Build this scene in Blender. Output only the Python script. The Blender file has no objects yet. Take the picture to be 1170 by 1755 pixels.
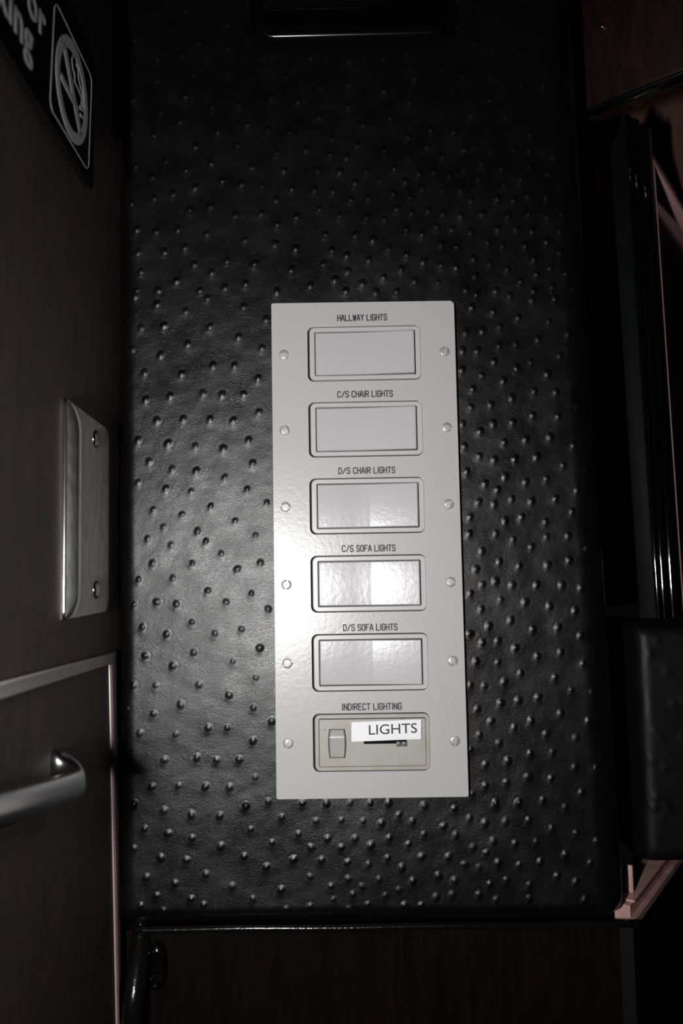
import bpy, bmesh, math, random
import numpy as np
from mathutils import Vector, Matrix

random.seed(7)
rng = np.random.default_rng(11)
scene = bpy.context.scene
col = scene.collection
ZO = 1.4                      # height of the switch plate's centre above the floor

# ------------------------------------------------------------------ camera
F_PX = 1417.0
CAM = np.array([-0.0099, -0.4898, -0.0165 + ZO])
def _rot(r):
    r = np.array(r); t = np.linalg.norm(r); k = r / t
    K = np.array([[0, -k[2], k[1]], [k[2], 0, -k[0]], [-k[1], k[0], 0]])
    return np.eye(3) + math.sin(t) * K + (1 - math.cos(t)) * K @ K
RC = _rot((-0.0732, -0.0114, 0.017)) @ np.array([[1, 0, 0], [0, 0, 1], [0, -1, 0]], float)
cd = bpy.data.cameras.new('camera')
cam = bpy.data.objects.new('camera', cd); col.objects.link(cam)
cd.sensor_fit = 'VERTICAL'; cd.sensor_height = 24.0; cd.lens = F_PX / 1755.0 * 24.0
cd.clip_start = 0.01
m4 = Matrix(RC.T.tolist()).to_4x4(); m4.translation = Vector(CAM)
cam.matrix_world = m4
cd.dof.use_dof = True; cd.dof.focus_distance = 0.49; cd.dof.aperture_fstop = 5.6
scene.camera = cam

# ------------------------------------------------------------------ light
w = bpy.data.worlds.new('world'); scene.world = w; w.use_nodes = True
bg = w.node_tree.nodes['Background']
bg.inputs[0].default_value = (1.0, 1.0, 1.0, 1); bg.inputs[1].default_value = 0.002
FL = bpy.data.lights.new('camera_flash_offscreen', 'AREA')
FL.shape = 'RECTANGLE'; FL.size = 0.016; FL.size_y = 0.042; FL.energy = 2.5
FL.color = (1.0, 0.985, 0.98)
fl = bpy.data.objects.new('camera_flash_offscreen', FL); col.objects.link(fl)
fm = m4.copy(); fm.translation = Vector(CAM) + Vector(RC[0]) * -0.097 + Vector(RC[1]) * -0.022
fl.matrix_world = fm
vs = scene.view_settings
vs.view_transform = 'Standard'; vs.look = 'None'; vs.gamma = 1.0; vs.use_curve_mapping = False
vs.exposure = 0.0

# ------------------------------------------------------------------ helpers
def ray(u, v):
    return RC.T @ np.array([(u - 585) / F_PX, (877.5 - v) / F_PX, -1.0])
def hit(u, v, q, n):
    d = ray(u, v); q = np.array(q, float); n = np.array(n, float)
    return CAM + d * (((q - CAM) @ n) / (d @ n))
def hy(u, v, y=0.0):
    return hit(u, v, (0, y, 0), (0, 1, 0))

def mat(name, color, rough=0.5, metal=0.0, spec=0.5, coat=0.0, coat_rough=0.1):
    m = bpy.data.materials.new(name); m.use_nodes = True
    b = m.node_tree.nodes['Principled BSDF']
    b.inputs['Base Color'].default_value = (*color, 1)
    b.inputs['Roughness'].default_value = rough
    b.inputs['Metallic'].default_value = metal
    b.inputs['Specular IOR Level'].default_value = spec
    b.inputs['Coat Weight'].default_value = coat
    b.inputs['Coat Roughness'].default_value = coat_rough
    return m
def coords(m, scale=(1, 1, 1), rot=(0, 0, 0)):
    nt = m.node_tree
    tc = nt.nodes.new('ShaderNodeTexCoord'); mp = nt.nodes.new('ShaderNodeMapping')
    mp.inputs['Scale'].default_value = scale; mp.inputs['Rotation'].default_value = rot
    nt.links.new(tc.outputs['Object'], mp.inputs['Vector'])
    return mp.outputs['Vector']
def noise(m, vec, scale, detail=3, rough=0.5, dist=0.0):
    n = m.node_tree.nodes.new('ShaderNodeTexNoise')
    n.inputs['Scale'].default_value = scale; n.inputs['Detail'].default_value = detail
    n.inputs['Roughness'].default_value = rough; n.inputs['Distortion'].default_value = dist
    m.node_tree.links.new(vec, n.inputs['Vector'])
    return n.outputs['Fac']
def math_node(m, op, a, b):
    n = m.node_tree.nodes.new('ShaderNodeMath'); n.operation = op
    for i, x in enumerate((a, b)):
        if isinstance(x, (int, float)): n.inputs[i].default_value = x
        else: m.node_tree.links.new(x, n.inputs[i])
    return n.outputs[0]
def bump(m, fac, strength, distance):
    nt = m.node_tree
    b = nt.nodes.new('ShaderNodeBump')
    b.inputs['Strength'].default_value = strength; b.inputs['Distance'].default_value = distance
    nt.links.new(fac, b.inputs['Height'])
    nt.links.new(b.outputs['Normal'], nt.nodes['Principled BSDF'].inputs['Normal'])
def ramp(m, fac, stops, inp='Base Color'):
    nt = m.node_tree
    r = nt.nodes.new('ShaderNodeValToRGB')
    el = r.color_ramp.elements
    while len(el) < len(stops): el.new(0.5)
    for e, (p, c) in zip(el, stops):
        e.position = p; e.color = (*c, 1) if len(c) == 3 else c
    nt.links.new(fac, r.inputs['Fac'])
    nt.links.new(r.outputs['Color'], nt.nodes['Principled BSDF'].inputs[inp])

# ------------------------------------------------------------------ materials
M = {}
def leather(name, rough, cy=1.0, sp=0.5):
    m = mat(name, (0.0020, 0.0022, 0.0024), rough, spec=sp)
    v1 = coords(m, (0.75, 1, 1.5)); v2 = coords(m, (1, 1, 1))
    n1 = noise(m, v1, 620, 5, 0.68, 0.9)
    n2 = noise(m, v2, 150, 3, 0.55, 0.4)
    n3 = noise(m, coords(m, (0.8, 1, 1.25)), 1500, 3, 0.6, 0.5)
    s = math_node(m, 'ADD', math_node(m, 'ADD', n1, math_node(m, 'MULTIPLY', n2, 0.6)), math_node(m, 'MULTIPLY', n3, 0.85))
    bump(m, s, 0.5, 0.00022 * cy)
    r = noise(m, v2, 60, 3)
    ramp(m, r, [(0.3, (rough - 0.05,) * 3), (0.7, (rough + 0.06,) * 3)], 'Roughness')
    return m
M['leather'] = leather('black_ostrich_leather', 0.325, 1.0, 0.56)
M['leather_smooth'] = leather('black_leather_smooth', 0.52, 0.6, 0.3)
M['piping'] = mat('black_piping_vinyl', (0.004, 0.004, 0.004), 0.16)
_v = coords(M['piping'], (1, 1, 1)); bump(M['piping'], noise(M['piping'], _v, 400, 2), 0.3, 0.0006)

def wood(name, c0, c1, c2, rough, scale=(60, 60, 6), spec=0.5):
    m = mat(name, c1, rough, spec=spec)
    v = coords(m, scale)
    n1 = noise(m, v, 2.2, 6, 0.62, 1.2)
    ramp(m, n1, [(0.28, c0), (0.5, c1), (0.74, c2)])
    bump(m, n1, 0.12, 0.0006)
    return m
M['wood_dark'] = wood('dark_brown_laminate', (0.088, 0.066, 0.066), (0.120, 0.094, 0.090), (0.165, 0.100, 0.088), 0.6, (40, 40, 16), 0.3)
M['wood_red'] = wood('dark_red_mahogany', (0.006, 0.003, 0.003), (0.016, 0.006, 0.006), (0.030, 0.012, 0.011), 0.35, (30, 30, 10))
M['wood_tan'] = wood('rosy_tan_wood', (0.34, 0.19, 0.165), (0.50, 0.30, 0.265), (0.62, 0.39, 0.35), 0.4, (40, 40, 5))
M['wood_bulk'] = wood('dim_brown_wood', (0.085, 0.042, 0.030), (0.125, 0.068, 0.050), (0.155, 0.090, 0.068), 0.5, (20, 20, 5), 0.3)
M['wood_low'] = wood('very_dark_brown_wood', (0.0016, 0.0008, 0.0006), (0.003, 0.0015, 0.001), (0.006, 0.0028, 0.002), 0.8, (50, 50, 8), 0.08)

M['plate'] = mat('grey_white_plate_plastic', (0.50, 0.483, 0.485), 0.27)
_v = coords(M['plate']); bump(M['plate'], noise(M['plate'], _v, 420, 3, 0.6), 0.16, 0.0005)
M['paddle'] = mat('grey_white_paddle_plastic', (0.505, 0.495, 0.51), 0.2)
_v = coords(M['paddle']); bump(M['paddle'], noise(M['paddle'], _v, 330, 3, 0.6), 0.14, 0.0005)
M['switch_frame'] = mat('warm_white_switch_frame', (0.52, 0.505, 0.49), 0.32)
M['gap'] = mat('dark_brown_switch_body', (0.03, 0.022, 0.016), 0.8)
M['dimmer'] = mat('yellowed_beige_plastic', (0.42, 0.41, 0.365), 0.36)
_v = coords(M['dimmer']); _n = noise(M['dimmer'], _v, 70, 4)
ramp(M['dimmer'], _n, [(0.3, (0.375, 0.36, 0.315)), (0.6, (0.42, 0.41, 0.37))])
M['toggle'] = mat('beige_toggle_plastic', (0.40, 0.395, 0.365), 0.3)
M['black_plastic'] = mat('black_gloss_plastic', (0.002, 0.002, 0.002), 0.19)
M['black_matte'] = mat('black_matte_plastic', (0.006, 0.0065, 0.0065), 0.6, spec=0.1)
M['grey_knob'] = mat('grey_slider_plastic', (0.13, 0.13, 0.13), 0.35)
M['ink'] = mat('charcoal_ink', (0.020, 0.021, 0.026), 0.6)
M['ink_black'] = mat('black_ink', (0.012, 0.011, 0.012), 0.5)
M['label'] = mat('white_label_tape', (0.92, 0.92, 0.94), 0.4)
M['rust'] = mat('rust_brown', (0.14, 0.06, 0.025), 0.8)
M['screw'] = mat('painted_nickel_screw', (0.62, 0.61, 0.58), 0.42, metal=0.35)
_v = coords(M['screw']); ramp(M['screw'], noise(M['screw'], _v, 500, 3), [(0.3, (0.38, 0.37, 0.345)), (0.7, (0.52, 0.51, 0.48))])
M['steel'] = mat('brushed_stainless_steel', (0.66, 0.645, 0.62), 0.30, metal=0.42)
_v = coords(M['steel'], (1, 1, 0.7)); _n = noise(M['steel'], _v, 45, 3, 0.5, 2.2)
bump(M['steel'], _n, 0.25, 0.0022)
ramp(M['steel'], noise(M['steel'], coords(M['steel'], (1, 3, 0.3)), 260, 2), [(0.3, (0.36,) * 3), (0.7, (0.52,) * 3)], 'Roughness')
M['chrome'] = mat('polished_chrome', (0.62, 0.62, 0.63), 0.12, metal=1.0)
M['lip'] = mat('polished_steel', (0.66, 0.645, 0.62), 0.14, metal=1.0)
M['chrome_satin'] = mat('satin_nickel', (0.40, 0.40, 0.40), 0.22, metal=1.0)
M['door_trim'] = mat('grey_brown_edge_trim', (0.56, 0.54, 0.53), 0.4)
M['lit_edge'] = mat('pale_lit_edge', (0.42, 0.30, 0.28), 0.35)  # pale base colour stands for flash light on the trim's inner step
_v = coords(M['door_trim'], (30, 30, 30)); bump(M['door_trim'], noise(M['door_trim'], _v, 12, 3), 0.2, 0.0006)
M['sign_black'] = mat('black_sign_plastic', (0.003, 0.003, 0.003), 0.3, spec=0.25)
M['sign_grey'] = mat('grey_sign_print', (0.72, 0.70, 0.73), 0.6)
M['rose'] = mat('rose_reflection_trim', (0.80, 0.46, 0.48), 0.4, metal=0.1)  # pinkish reflection is put into the trim's base colour
M['tv_gloss'] = mat('piano_black_plastic', (0.002, 0.0022, 0.0022), 0.06)
M['tv_back'] = mat('charcoal_shell_plastic', (0.004, 0.0045, 0.0045), 0.55, spec=0.08)
M['tv_screen'] = mat('black_screen_glass', (0.0015, 0.0015, 0.0015), 0.12)

# ------------------------------------------------------------------ mesh helpers
def obj(name, verts, faces, material, parent=None, loc=(0, 0, 0), smooth=False, auto=None):
    me = bpy.data.meshes.new(name)
    me.from_pydata([tuple(float(c) for c in v) for v in verts], [], faces)
    bm = bmesh.new(); bm.from_mesh(me)
    bmesh.ops.recalc_face_normals(bm, faces=bm.faces)
    bm.to_mesh(me); bm.free()
    return link(name, me, material, parent, loc, smooth, auto)
def link(name, me, material, parent=None, loc=(0, 0, 0), smooth=False, auto=None):
    me.materials.clear(); me.materials.append(M[material])
    if smooth or auto:
        me.polygons.foreach_set('use_smooth', [True] * len(me.polygons))
    if auto:
        me.set_sharp_from_angle(angle=math.radians(auto))
    o = bpy.data.objects.new(name, me); col.objects.link(o)
    o.parent = parent; o.location = loc
    return o
def tag(o, label=None, cat=None, group=None, kind=None):
    if label: o['label'] = label
    if cat: o['category'] = cat
    if group: o['group'] = group
    if kind: o['kind'] = kind
    return o
def empty(name, loc, label, cat, group=None):
    o = bpy.data.objects.new(name, None); col.objects.link(o)
    o.empty_display_size = 0.02; o.location = loc
    return tag(o, label, cat, group)
def hexa(p):                  # 8 corners: 4 of one side, 4 of the other
    return p, [(0, 1, 2, 3), (7, 6, 5, 4), (0, 4, 5, 1), (1, 5, 6, 2), (2, 6, 7, 3), (3, 7, 4, 0)]
def box(x0, x1, y0, y1, z0, z1):
    return hexa([(x0, y0, z0), (x1, y0, z0), (x1, y0, z1), (x0, y0, z1), (x0, y1, z0), (x1, y1, z0), (x1, y1, z1), (x0, y1, z1)])
def bevel_obj(o, width, seg=3, auto=40):
    bm = bmesh.new(); bm.from_mesh(o.data)
    es = [e for e in bm.edges if len(e.link_faces) == 2 and e.calc_face_angle(0) > 0.5]
    bmesh.ops.bevel(bm, geom=es, offset=width, segments=seg, profile=0.5, affect='EDGES', clamp_overlap=True)
    bm.to_mesh(o.data); bm.free()
    o.data.polygons.foreach_set('use_smooth', [True] * len(o.data.polygons))
    o.data.set_sharp_from_angle(angle=math.radians(auto))
    return o
def rrect(w, h, r, n=6, cx=0.0, cz=0.0):
    pts = []
    for sx, sz, a0 in ((1, 1, 0), (-1, 1, 90), (-1, -1, 180), (1, -1, 270)):
        for i in range(n + 1):
            a = math.radians(a0 + 90 * i / n)
            pts.append((cx + sx * (w / 2 - r) + r * math.cos(a), cz + sz * (h / 2 - r) + r * math.sin(a)))
    return pts
def loft(rings, close_first=False, close_last=True):      # rings: equal lists of 3D points
    n = len(rings[0]); V = [p for r in rings for p in r]; Fc = []
    for k in range(len(rings) - 1):
        for i in range(n):
            j = (i + 1) % n
            Fc.append((k * n + i, k * n + j, (k + 1) * n + j, (k + 1) * n + i))
    if close_first: Fc.append(tuple(range(n - 1, -1, -1)))
    if close_last: Fc.append(tuple(range((len(rings) - 1) * n, len(rings) * n)))
    return V, Fc
def sweep(path, sect, close=True):     # path of (point, side axis, up axis); sect of (a, b)
    rings = [[np.array(p) + np.array(a) * s + np.array(b) * t for s, t in sect] for p, a, b in path]
    return loft(rings, close, close)
def ell(a, b, n=16, pw=1.0):
    out = []
    for i in range(n):
        t = 2 * math.pi * i / n; c, s = math.cos(t), math.sin(t)
        out.append((a * math.copysign(abs(c) ** pw, c), b * math.copysign(abs(s) ** pw, s)))
    return out

def curve_mesh(name, splines, extrude=0.0, bevel=0.0, cyclic=True, res=2):
    """filled flat curve with holes (cyclic) in the XZ plane facing -Y"""
    cu = bpy.data.curves.new(name, 'CURVE'); cu.dimensions = '2D'; cu.fill_mode = 'BOTH'
    cu.extrude = extrude; cu.bevel_depth = bevel; cu.bevel_resolution = res
    for pts in splines:
        sp = cu.splines.new('POLY'); sp.points.add(len(pts) - 1); sp.use_cyclic_u = cyclic
        for q, (x, z) in zip(sp.points, pts): q.co = (x, z, 0, 1)
    o = bpy.data.objects.new(name, cu); col.objects.link(o)
    dg = bpy.context.evaluated_depsgraph_get()
    me = bpy.data.meshes.new_from_object(o.evaluated_get(dg))
    bpy.data.objects.remove(o); bpy.data.curves.remove(cu)
    me.transform(Matrix.Rotation(math.pi / 2, 4, 'X'))
    me.name = name
    return me
def text_mesh(name, s, size, extrude=0.0001, offset=0.0, align='LEFT', space=1.0):
    cu = bpy.data.curves.new(name, 'FONT'); cu.body = s; cu.size = size; cu.extrude = extrude
    cu.offset = offset; cu.align_x = align; cu.resolution_u = 4; cu.space_character = space
    o = bpy.data.objects.new(name, cu); col.objects.link(o)
    dg = bpy.context.evaluated_depsgraph_get()
    me = bpy.data.meshes.new_from_object(o.evaluated_get(dg))
    bpy.data.objects.remove(o); bpy.data.curves.remove(cu)
    me.transform(Matrix.Rotation(math.pi / 2, 4, 'X'))
    return me

# ================================================================== STRUCTURE
# ---- leather padded wall: a relief mesh with the quill bumps of the hide
BUMPS = []
def addb(ox, oy, sc, pts):
    for x, y in pts: BUMPS.append((ox + x * sc, oy + y * sc))
addb(200, 500, 280 / 1170, [(130,30),(290,85),(650,45),(495,135),(910,105),(1070,195),(175,255),(340,240),(670,245),(875,320),(510,370),(1040,400),(105,410),(315,450),(690,525),(845,525),(1015,615),(200,575),(465,585),(60,660),(385,745),(620,725),(755,735),(910,730),(210,770),(1020,860),(290,920),(480,910),(670,910),(835,920),(155,1060),(370,1085),(565,1105),(765,1120),(945,1060),(235,1215),(975,1225)])
addb(200, 800, 280 / 1170, [(400,15),(573,25),(775,75),(935,160),(1075,255),(155,110),(355,155),(535,175),(265,305),(470,340),(675,280),(850,385),(340,430),(580,460),(640,530),(995,490),(225,515),(393,560),(750,620),(260,690),(543,690),(865,730),(1030,685),(405,795),(160,805),(655,885),(965,905),(785,965),(1085,1015),(125,985),(290,965),(430,980),(540,1110),(185,1145),(360,1195),(705,1190),(895,1160)])
addb(180, 1080, 300 / 1170, [(595,145),(1035,115),(270,168),(455,235),(855,205),(190,368),(340,365),(630,360),(1008,315),(830,430),(508,495),(325,555),(992,515),(1115,605),(140,525),(235,685),(472,695),(690,650),(817,650),(990,735),(398,865),(615,850),(747,865),(897,862),(1003,980),(313,1043),(490,1040),(672,1043),(833,1048),(940,1170),(200,1155)])
addb(180, 1360, 460 / 1170, [(128,45),(257,72),(377,90),(500,95),(617,52),(712,33),(770,102),(920,118),(1030,115),(1125,117),(860,40),(965,40),(1068,38),(173,152),(275,172),(380,192),(505,228),(635,155),(727,213),(843,175),(970,195),(897,233),(1030,232),(1090,193),(1158,222),(125,237),(243,278),(355,288),(607,272),(703,318),(822,285),(943,288),(1057,297),(180,365),(305,390),(440,350),(555,403),(767,418),(893,362),(985,403),(1060,370),(1120,403),(1080,437),(995,460),(645,458),(225,443),(375,457),(430,483),(255,510),(155,487),(790,503),(893,490),(1062,505)])
addb(620, 1340, 480 / 1170, [(35,85),(112,85),(155,135),(262,97),(387,110),(212,162),(82,170),(342,183),(115,232),(260,217),(393,220),(195,258),(108,315),(250,310),(362,312),(28,343),(167,355),(320,390),(213,413),(72,405),(388,410),(155,450),(98,473),(310,480),(378,470),(178,513),(25,510),(248,512),(450,152),(515,170),(600,165),(697,157),(793,192),(560,90),(653,83),(757,72),(918,42),(1035,42),(850,102),(895,212),(728,247),(985,245),(640,255),(550,245),(465,272),(520,293),(570,335),(850,300),(657,345),(430,343),(490,355),(745,330),(955,335),(605,408),(700,428),(815,390),(893,415),(535,425),(490,470),(562,490),(700,485),(930,490)])
addb(780, 980, 320 / 1170, [(170,75),(252,55),(357,80),(510,78),(667,80),(790,95),(95,130),(285,170),(438,187),(590,212),(750,240),(890,235),(163,230),(348,300),(210,335),(487,355),(643,345),(785,395),(932,437),(90,385),(268,428),(170,440),(377,472),(515,525),(660,500),(800,570),(967,628),(130,557),(268,565),(410,632),(625,655),(307,685),(182,712),(95,705),(727,738),(860,750),(520,780),(395,803),(285,820),(138,858),(660,885),(225,932),(475,930),(835,930),(370,970),(152,1017),(570,1012),(757,1038),(965,1065),(275,1070),(95,1110),(470,1132),(610,1127),(330,1180),(190,1205),(750,1220),(885,1225),(600,1290),(455,1280),(320,1315),(190,1338),(105,1390),(250,1440),(400,1440)])
addb(780, 500, 320 / 1123, [(130,10),(330,20),(465,45),(600,35),(230,115),(100,90),(380,150),(735,105),(565,175),(65,240),(165,230),(270,205),(680,250),(795,265),(500,280),(45,350),(135,350),(265,320),(365,310),(630,380),(455,420),(805,420),(235,415),(40,465),(160,500),(370,455),(290,530),(555,490),(740,520),(105,580),(340,635),(475,595),(605,600),(95,690),(215,675),(740,690),(45,790),(228,790),(345,780),(465,740),(620,745),(850,700),(150,835),(295,900),(425,885),(570,870),(815,840),(55,925),(145,985),(235,1005),(360,1000),(490,990),(715,920),(880,980),(650,1040),(795,1075),(70,1075),(300,1110),(425,1140),(550,1120),(180,1150),(255,1185),(735,1190),(140,1260),(235,1275),(340,1245),(460,1255),(605,1240),(90,1350),(300,1375),(400,1350),(545,1380),(705,1320),(830,1365),(85,1450),(245,1450),(350,1485),(550,1470),(680,1465),(795,1540),(460,1530),(160,1555),(265,1620),(385,1645),(555,1640),(685,1610),(125,1665),(830,1670)])
# the dense rows above the plate
_c = []
for _ in range(40000):
    q = (rng.uniform(215, 1015), rng.uniform(-170, 500))
    dmin = 36 - 7 * (q[1] > 250) * (q[0] > 560) - 3 * (q[1] > 250)
    if all((q[0] - b[0]) ** 2 + (q[1] - b[1]) ** 2 > dmin ** 2 for b in _c): _c.append(q)
BUMPS += _c

Y_L = 0.006                   # face of the leather
XL, XR, ZB, ZT = -0.1515, 0.1490, -0.2185 + ZO, 0.43 + ZO
step = 0.0008
xs = np.arange(XL, XR + step, step); zs = np.arange(ZB, ZT + step, step)
X, Z = np.meshgrid(xs, zs)
Hh = np.zeros_like(X)
def taper(z): return 1.0 - np.clip((z - ZO + 0.20) / 0.5, 0, 1.3) * 0.0105 / (XR - XL)
def smooth_noise(k, amp, seed):
    r = np.random.default_rng(seed); out = np.zeros_like(X)
    for _ in range(14):
        a, f, ph = r.uniform(0, 2 * np.pi), k * r.uniform(0.6, 1.5), r.uniform(0, 6.28)
        out += np.sin((X * np.cos(a) + Z * np.sin(a)) * f + ph)
    return out * amp / 14 ** 0.5
Hh += smooth_noise(80, 0.00022, 3) + smooth_noise(260, 0.00005, 4) + smooth_noise(650, 0.000022, 5)
for u, v in BUMPS:
    p = hy(u, v, Y_L)
    p[0] = XL + (p[0] - XL) / taper(p[2])
    i0, i1 = np.searchsorted(xs, (p[0] - 0.011, p[0] + 0.011)); j0, j1 = np.searchsorted(zs, (p[2] - 0.011, p[2] + 0.011))
    if i1 <= i0 or j1 <= j0: continue
    dx = X[j0:j1, i0:i1] - p[0]; dz = Z[j0:j1, i0:i1] - p[2]
    s = rng.uniform(0.8, 1.15); a = rng.uniform(0, math.pi); e = rng.uniform(0.86, 1.15)
    ca, sa = math.cos(a), math.sin(a)
    rr = np.hypot((dx * ca + dz * sa) * e, (dz * ca - dx * sa) / e) / s * 1000     # mm
    am = rng.uniform(0.75, 1.2)
    nub = 0.00050 * np.exp(-(rr / 1.55) ** 2.6)                 # the nub
    ring = -0.00010 * np.exp(-((rr - 2.5) / 0.8) ** 2)        # the pit round it
    mound = 0.00016 * np.exp(-(rr / 4.4) ** 2)                # soft swelling
    tail = 0.00026 * np.exp(-((dx * 1000 + 0.7) / 1.7) ** 2 - ((dz * 1000 + 2.0) / 1.9) ** 2)
    Hh[j0:j1, i0:i1] += am * (nub + ring + mound + tail)
def edge_round(d, r):
    t = np.clip((r - d) / r, 0, 1)
    return r * (1 - np.sqrt(np.maximum(1 - t * t, 0)))
drop = edge_round(X - XL, 0.012) + edge_round(XR - X, 0.020) + edge_round(Z - ZB, 0.009)
Yy = Y_L - Hh + np.minimum(drop, 0.022)
nx, nz = len(xs), len(zs)
co = np.stack([XL + (X - XL) * taper(Z), Yy, Z], -1).reshape(-1, 3)
idx = np.arange(nx * nz).reshape(nz, nx)
fa = np.stack([idx[:-1, :-1], idx[:-1, 1:], idx[1:, 1:], idx[1:, :-1]], -1).reshape(-1, 4)
me = bpy.data.meshes.new('wall_back')
me.vertices.add(len(co)); me.vertices.foreach_set('co', co.ravel())
me.loops.add(fa.size); me.loops.foreach_set('vertex_index', fa.ravel().astype(np.int32))
me.polygons.add(len(fa)); me.polygons.foreach_set('loop_start', np.arange(0, fa.size, 4, dtype=np.int32))
me.update(calc_edges=True); me.validate()
wall_back = link('wall_back', me, 'leather', smooth=True)
tag(wall_back, 'padded wall panel in black ostrich-textured leather around the switch plate', kind='structure')
# solid board behind the padding
obj('backing_board', *box(XL + 0.004, XR - 0.018, 0.0285, 0.040, ZB + 0.003, ZT), 'black_matte', wall_back)
# piping along the lower hem
zp = hy(600, 1582, 0.010)[2]
path = [((x, 0.0078, zp - 0.0014 + 0.0002 * math.sin(x * 60) + (0.0006 if x < -0.137 else 0)), (0, 1, 0), (0, 0, 1)) for x in np.linspace(-0.1395, 0.1500, 60)]
o = obj('piping', *sweep(path, ell(0.0024, 0.0021, 14)), 'piping', wall_back, smooth=True)
tag(o, 'glossy black piping cord along the lower hem')

# ---- left wall of dark laminate
C0 = hy(205, 900, 0.02)
DW = np.array([-0.066, 1, 0]); DW /= np.linalg.norm(DW)
NW = np.array([DW[1], -DW[0], 0])
def lw(s, z, off=0.0):
    return np.array([C0[0], C0[1], 0]) + DW * s + NW * off + np.array([0, 0, z + ZO])
def lw_px(u, v, off=0.0):
    h = hit(u, v, C0 + NW * off, NW); return float((h - C0) @ DW), float(h[2] - ZO)
def slab(q, off0, off1):      # q: 4 (s, z) corners
    return hexa([lw(s, z, off1) for s, z in q] + [lw(s, z, off0) for s, z in q])
wl = obj('wall_left', *slab([(-0.30, -0.42), (0.03, -0.42), (0.03, 0.46), (-0.30, 0.46)], -0.02, 0.0), 'wood_dark')
tag(wl, 'dark brown laminate side wall', kind='structure')

# ---- right hand side: oblique wall behind the television
TD = np.array([0.544, 0.839, 0.0]); TN = np.array([0.839, -0.544, 0.0])   # along the wall, out of the wall
TV0 = hy(1128, 1063, 0.105)                     # near lower front corner of the television
TVtop = hy(1090, 194, 0.105)[2]
def rw(t, z, off=0.0):
    return np.array([TV0[0], TV0[1], 0]) + TD * t + TN * off + np.array([0, 0, z])
def rslab(t0, t1, z0, z1, o0, o1):
    return hexa([rw(t0, z0, o1), rw(t1, z0, o1), rw(t1, z1, o1), rw(t0, z1, o1), rw(t0, z0, o0), rw(t1, z0, o0), rw(t1, z1, o0), rw(t0, z1, o0)])
def rw_px(u, v, off=0.0):
    q = np.array([TV0[0], TV0[1], 0]) + TN * off
    h = hit(u, v, q, TN); return float((h - TV0) @ TD), float(h[2])
ZL1 = rw_px(1090, 1572, 0.0)[1]
ZL0 = rw_px(1100, 1531, 0.0)[1]
ZL2 = rw_px(1093, 1478, 0.004)[1]
wr = obj('wall_right', *rslab(0.060, 0.90, TV0[2] + 0.006, TVtop + 0.005, -0.075, -0.050), 'wood_bulk')
tag(wr, 'brown wood wall running away behind the black television', kind='structure')
wu = obj('wall_upper', *box(0.168, 0.62, 0.250, 0.270, TVtop + 0.006, ZO + 0.75), 'wood_bulk')
tag(wu, 'dim brown wood bulkhead above the black television', kind='structure')

# two-step wooden ledge: a tread, a black riser, a narrow lower tread
ZU, ZL_ = -0.2170 + ZO, -0.2247 + ZO
t2 = obj('trim_2', *rslab(-0.100, 0.60, ZL_ - 0.004, ZL_, -0.001, 0.0028), 'wood_tan')
tag(t2, 'narrow rosy tan lower step of the wooden ledge', kind='structure')
t3 = obj('trim_3', *rslab(-0.098, 0.60, ZL_ - 0.003, ZU - 0.0012, -0.0105, -0.0012), 'wood_tan')
tag(t3, 'recessed riser between the two steps of the wooden ledge', kind='structure')
t4 = obj('trim_4', *rslab(-0.092, 0.60, ZU - 0.0012, ZU, -0.0200, 0.0), 'wood_tan')
tag(t4, 'rosy tan upper step of the wooden ledge under the leather pad', kind='structure')
tb = -0.0800
o = obj('batten', *rslab(tb - 0.0015, tb + 0.0015, ZU, ZU + 0.0165, -0.0085, -0.0035), 'wood_tan', t4); bevel_obj(o, 0.0008)
t5 = obj('trim_5', *rslab(-0.098, 0.60, ZO - 0.55, ZL_ - 0.004, -0.008, 0.0), 'black_matte')
tag(t5, 'black panel below the wooden ledge', kind='structure')

# ---- recess below the leather panel
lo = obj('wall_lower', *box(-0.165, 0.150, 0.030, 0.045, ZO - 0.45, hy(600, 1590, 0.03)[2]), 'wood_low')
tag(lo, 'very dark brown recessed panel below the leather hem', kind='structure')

# ================================================================== SWITCH PLATE
PW, PH, SP = 0.1113, 0.294, 0.04604
DWD, DHT = 0.0668, 0.0322     # a switch's outline
plate = empty('switch_plate', (0, 0.006, ZO), 'tall grey-white wall plate with six openings and twelve slotted screws', 'switch plate')
hx, hz = PW / 2, PH / 2
outer = rrect(PW, PH, 0.0012, 3)
# clipped upper right corner
outer = [(hx - 0.0008, hz - 0.0026), (hx - 0.0026, hz - 0.0006)] + outer[4:]
holes = [rrect(DWD + 0.0012, DHT + 0.0012, 0.0036, 6, 0.0, (2.5 - i) * SP) for i in range(6)]
pm = curve_mesh('plate', [[(x * (hx - 0.0012) / hx, z * (hz - 0.0012) / hz) for x, z in outer]] + [[(x, z) for x, z in h] for h in holes], extrude=0.0024, bevel=0.0)
# plate mesh: face filled with holes; round its rim with a bevelled skirt
bm = bmesh.new(); bm.from_mesh(pm)
bmesh.ops.remove_doubles(bm, verts=bm.verts, dist=1e-6)
es = [e for e in bm.edges if len(e.link_faces) == 2 and e.calc_face_angle(0) > 0.8]
bmesh.ops.bevel(bm, geom=es, offset=0.0007, segments=3, profile=0.5, affect='EDGES', clamp_overlap=True)
bmesh.ops.scale(bm, vec=(hx / (hx - 0.0012), 1, hz / (hz - 0.0012)), verts=[v for v in bm.verts if abs(v.co.x) > hx - 0.005 or abs(v.co.z) > hz - 0.005])
bm.to_mesh(pm); bm.free()
pm.transform(Matrix.Translation((0, -0.0060 + 0.0024, 0)))
link('plate', pm, 'plate', plate, auto=12)
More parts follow.
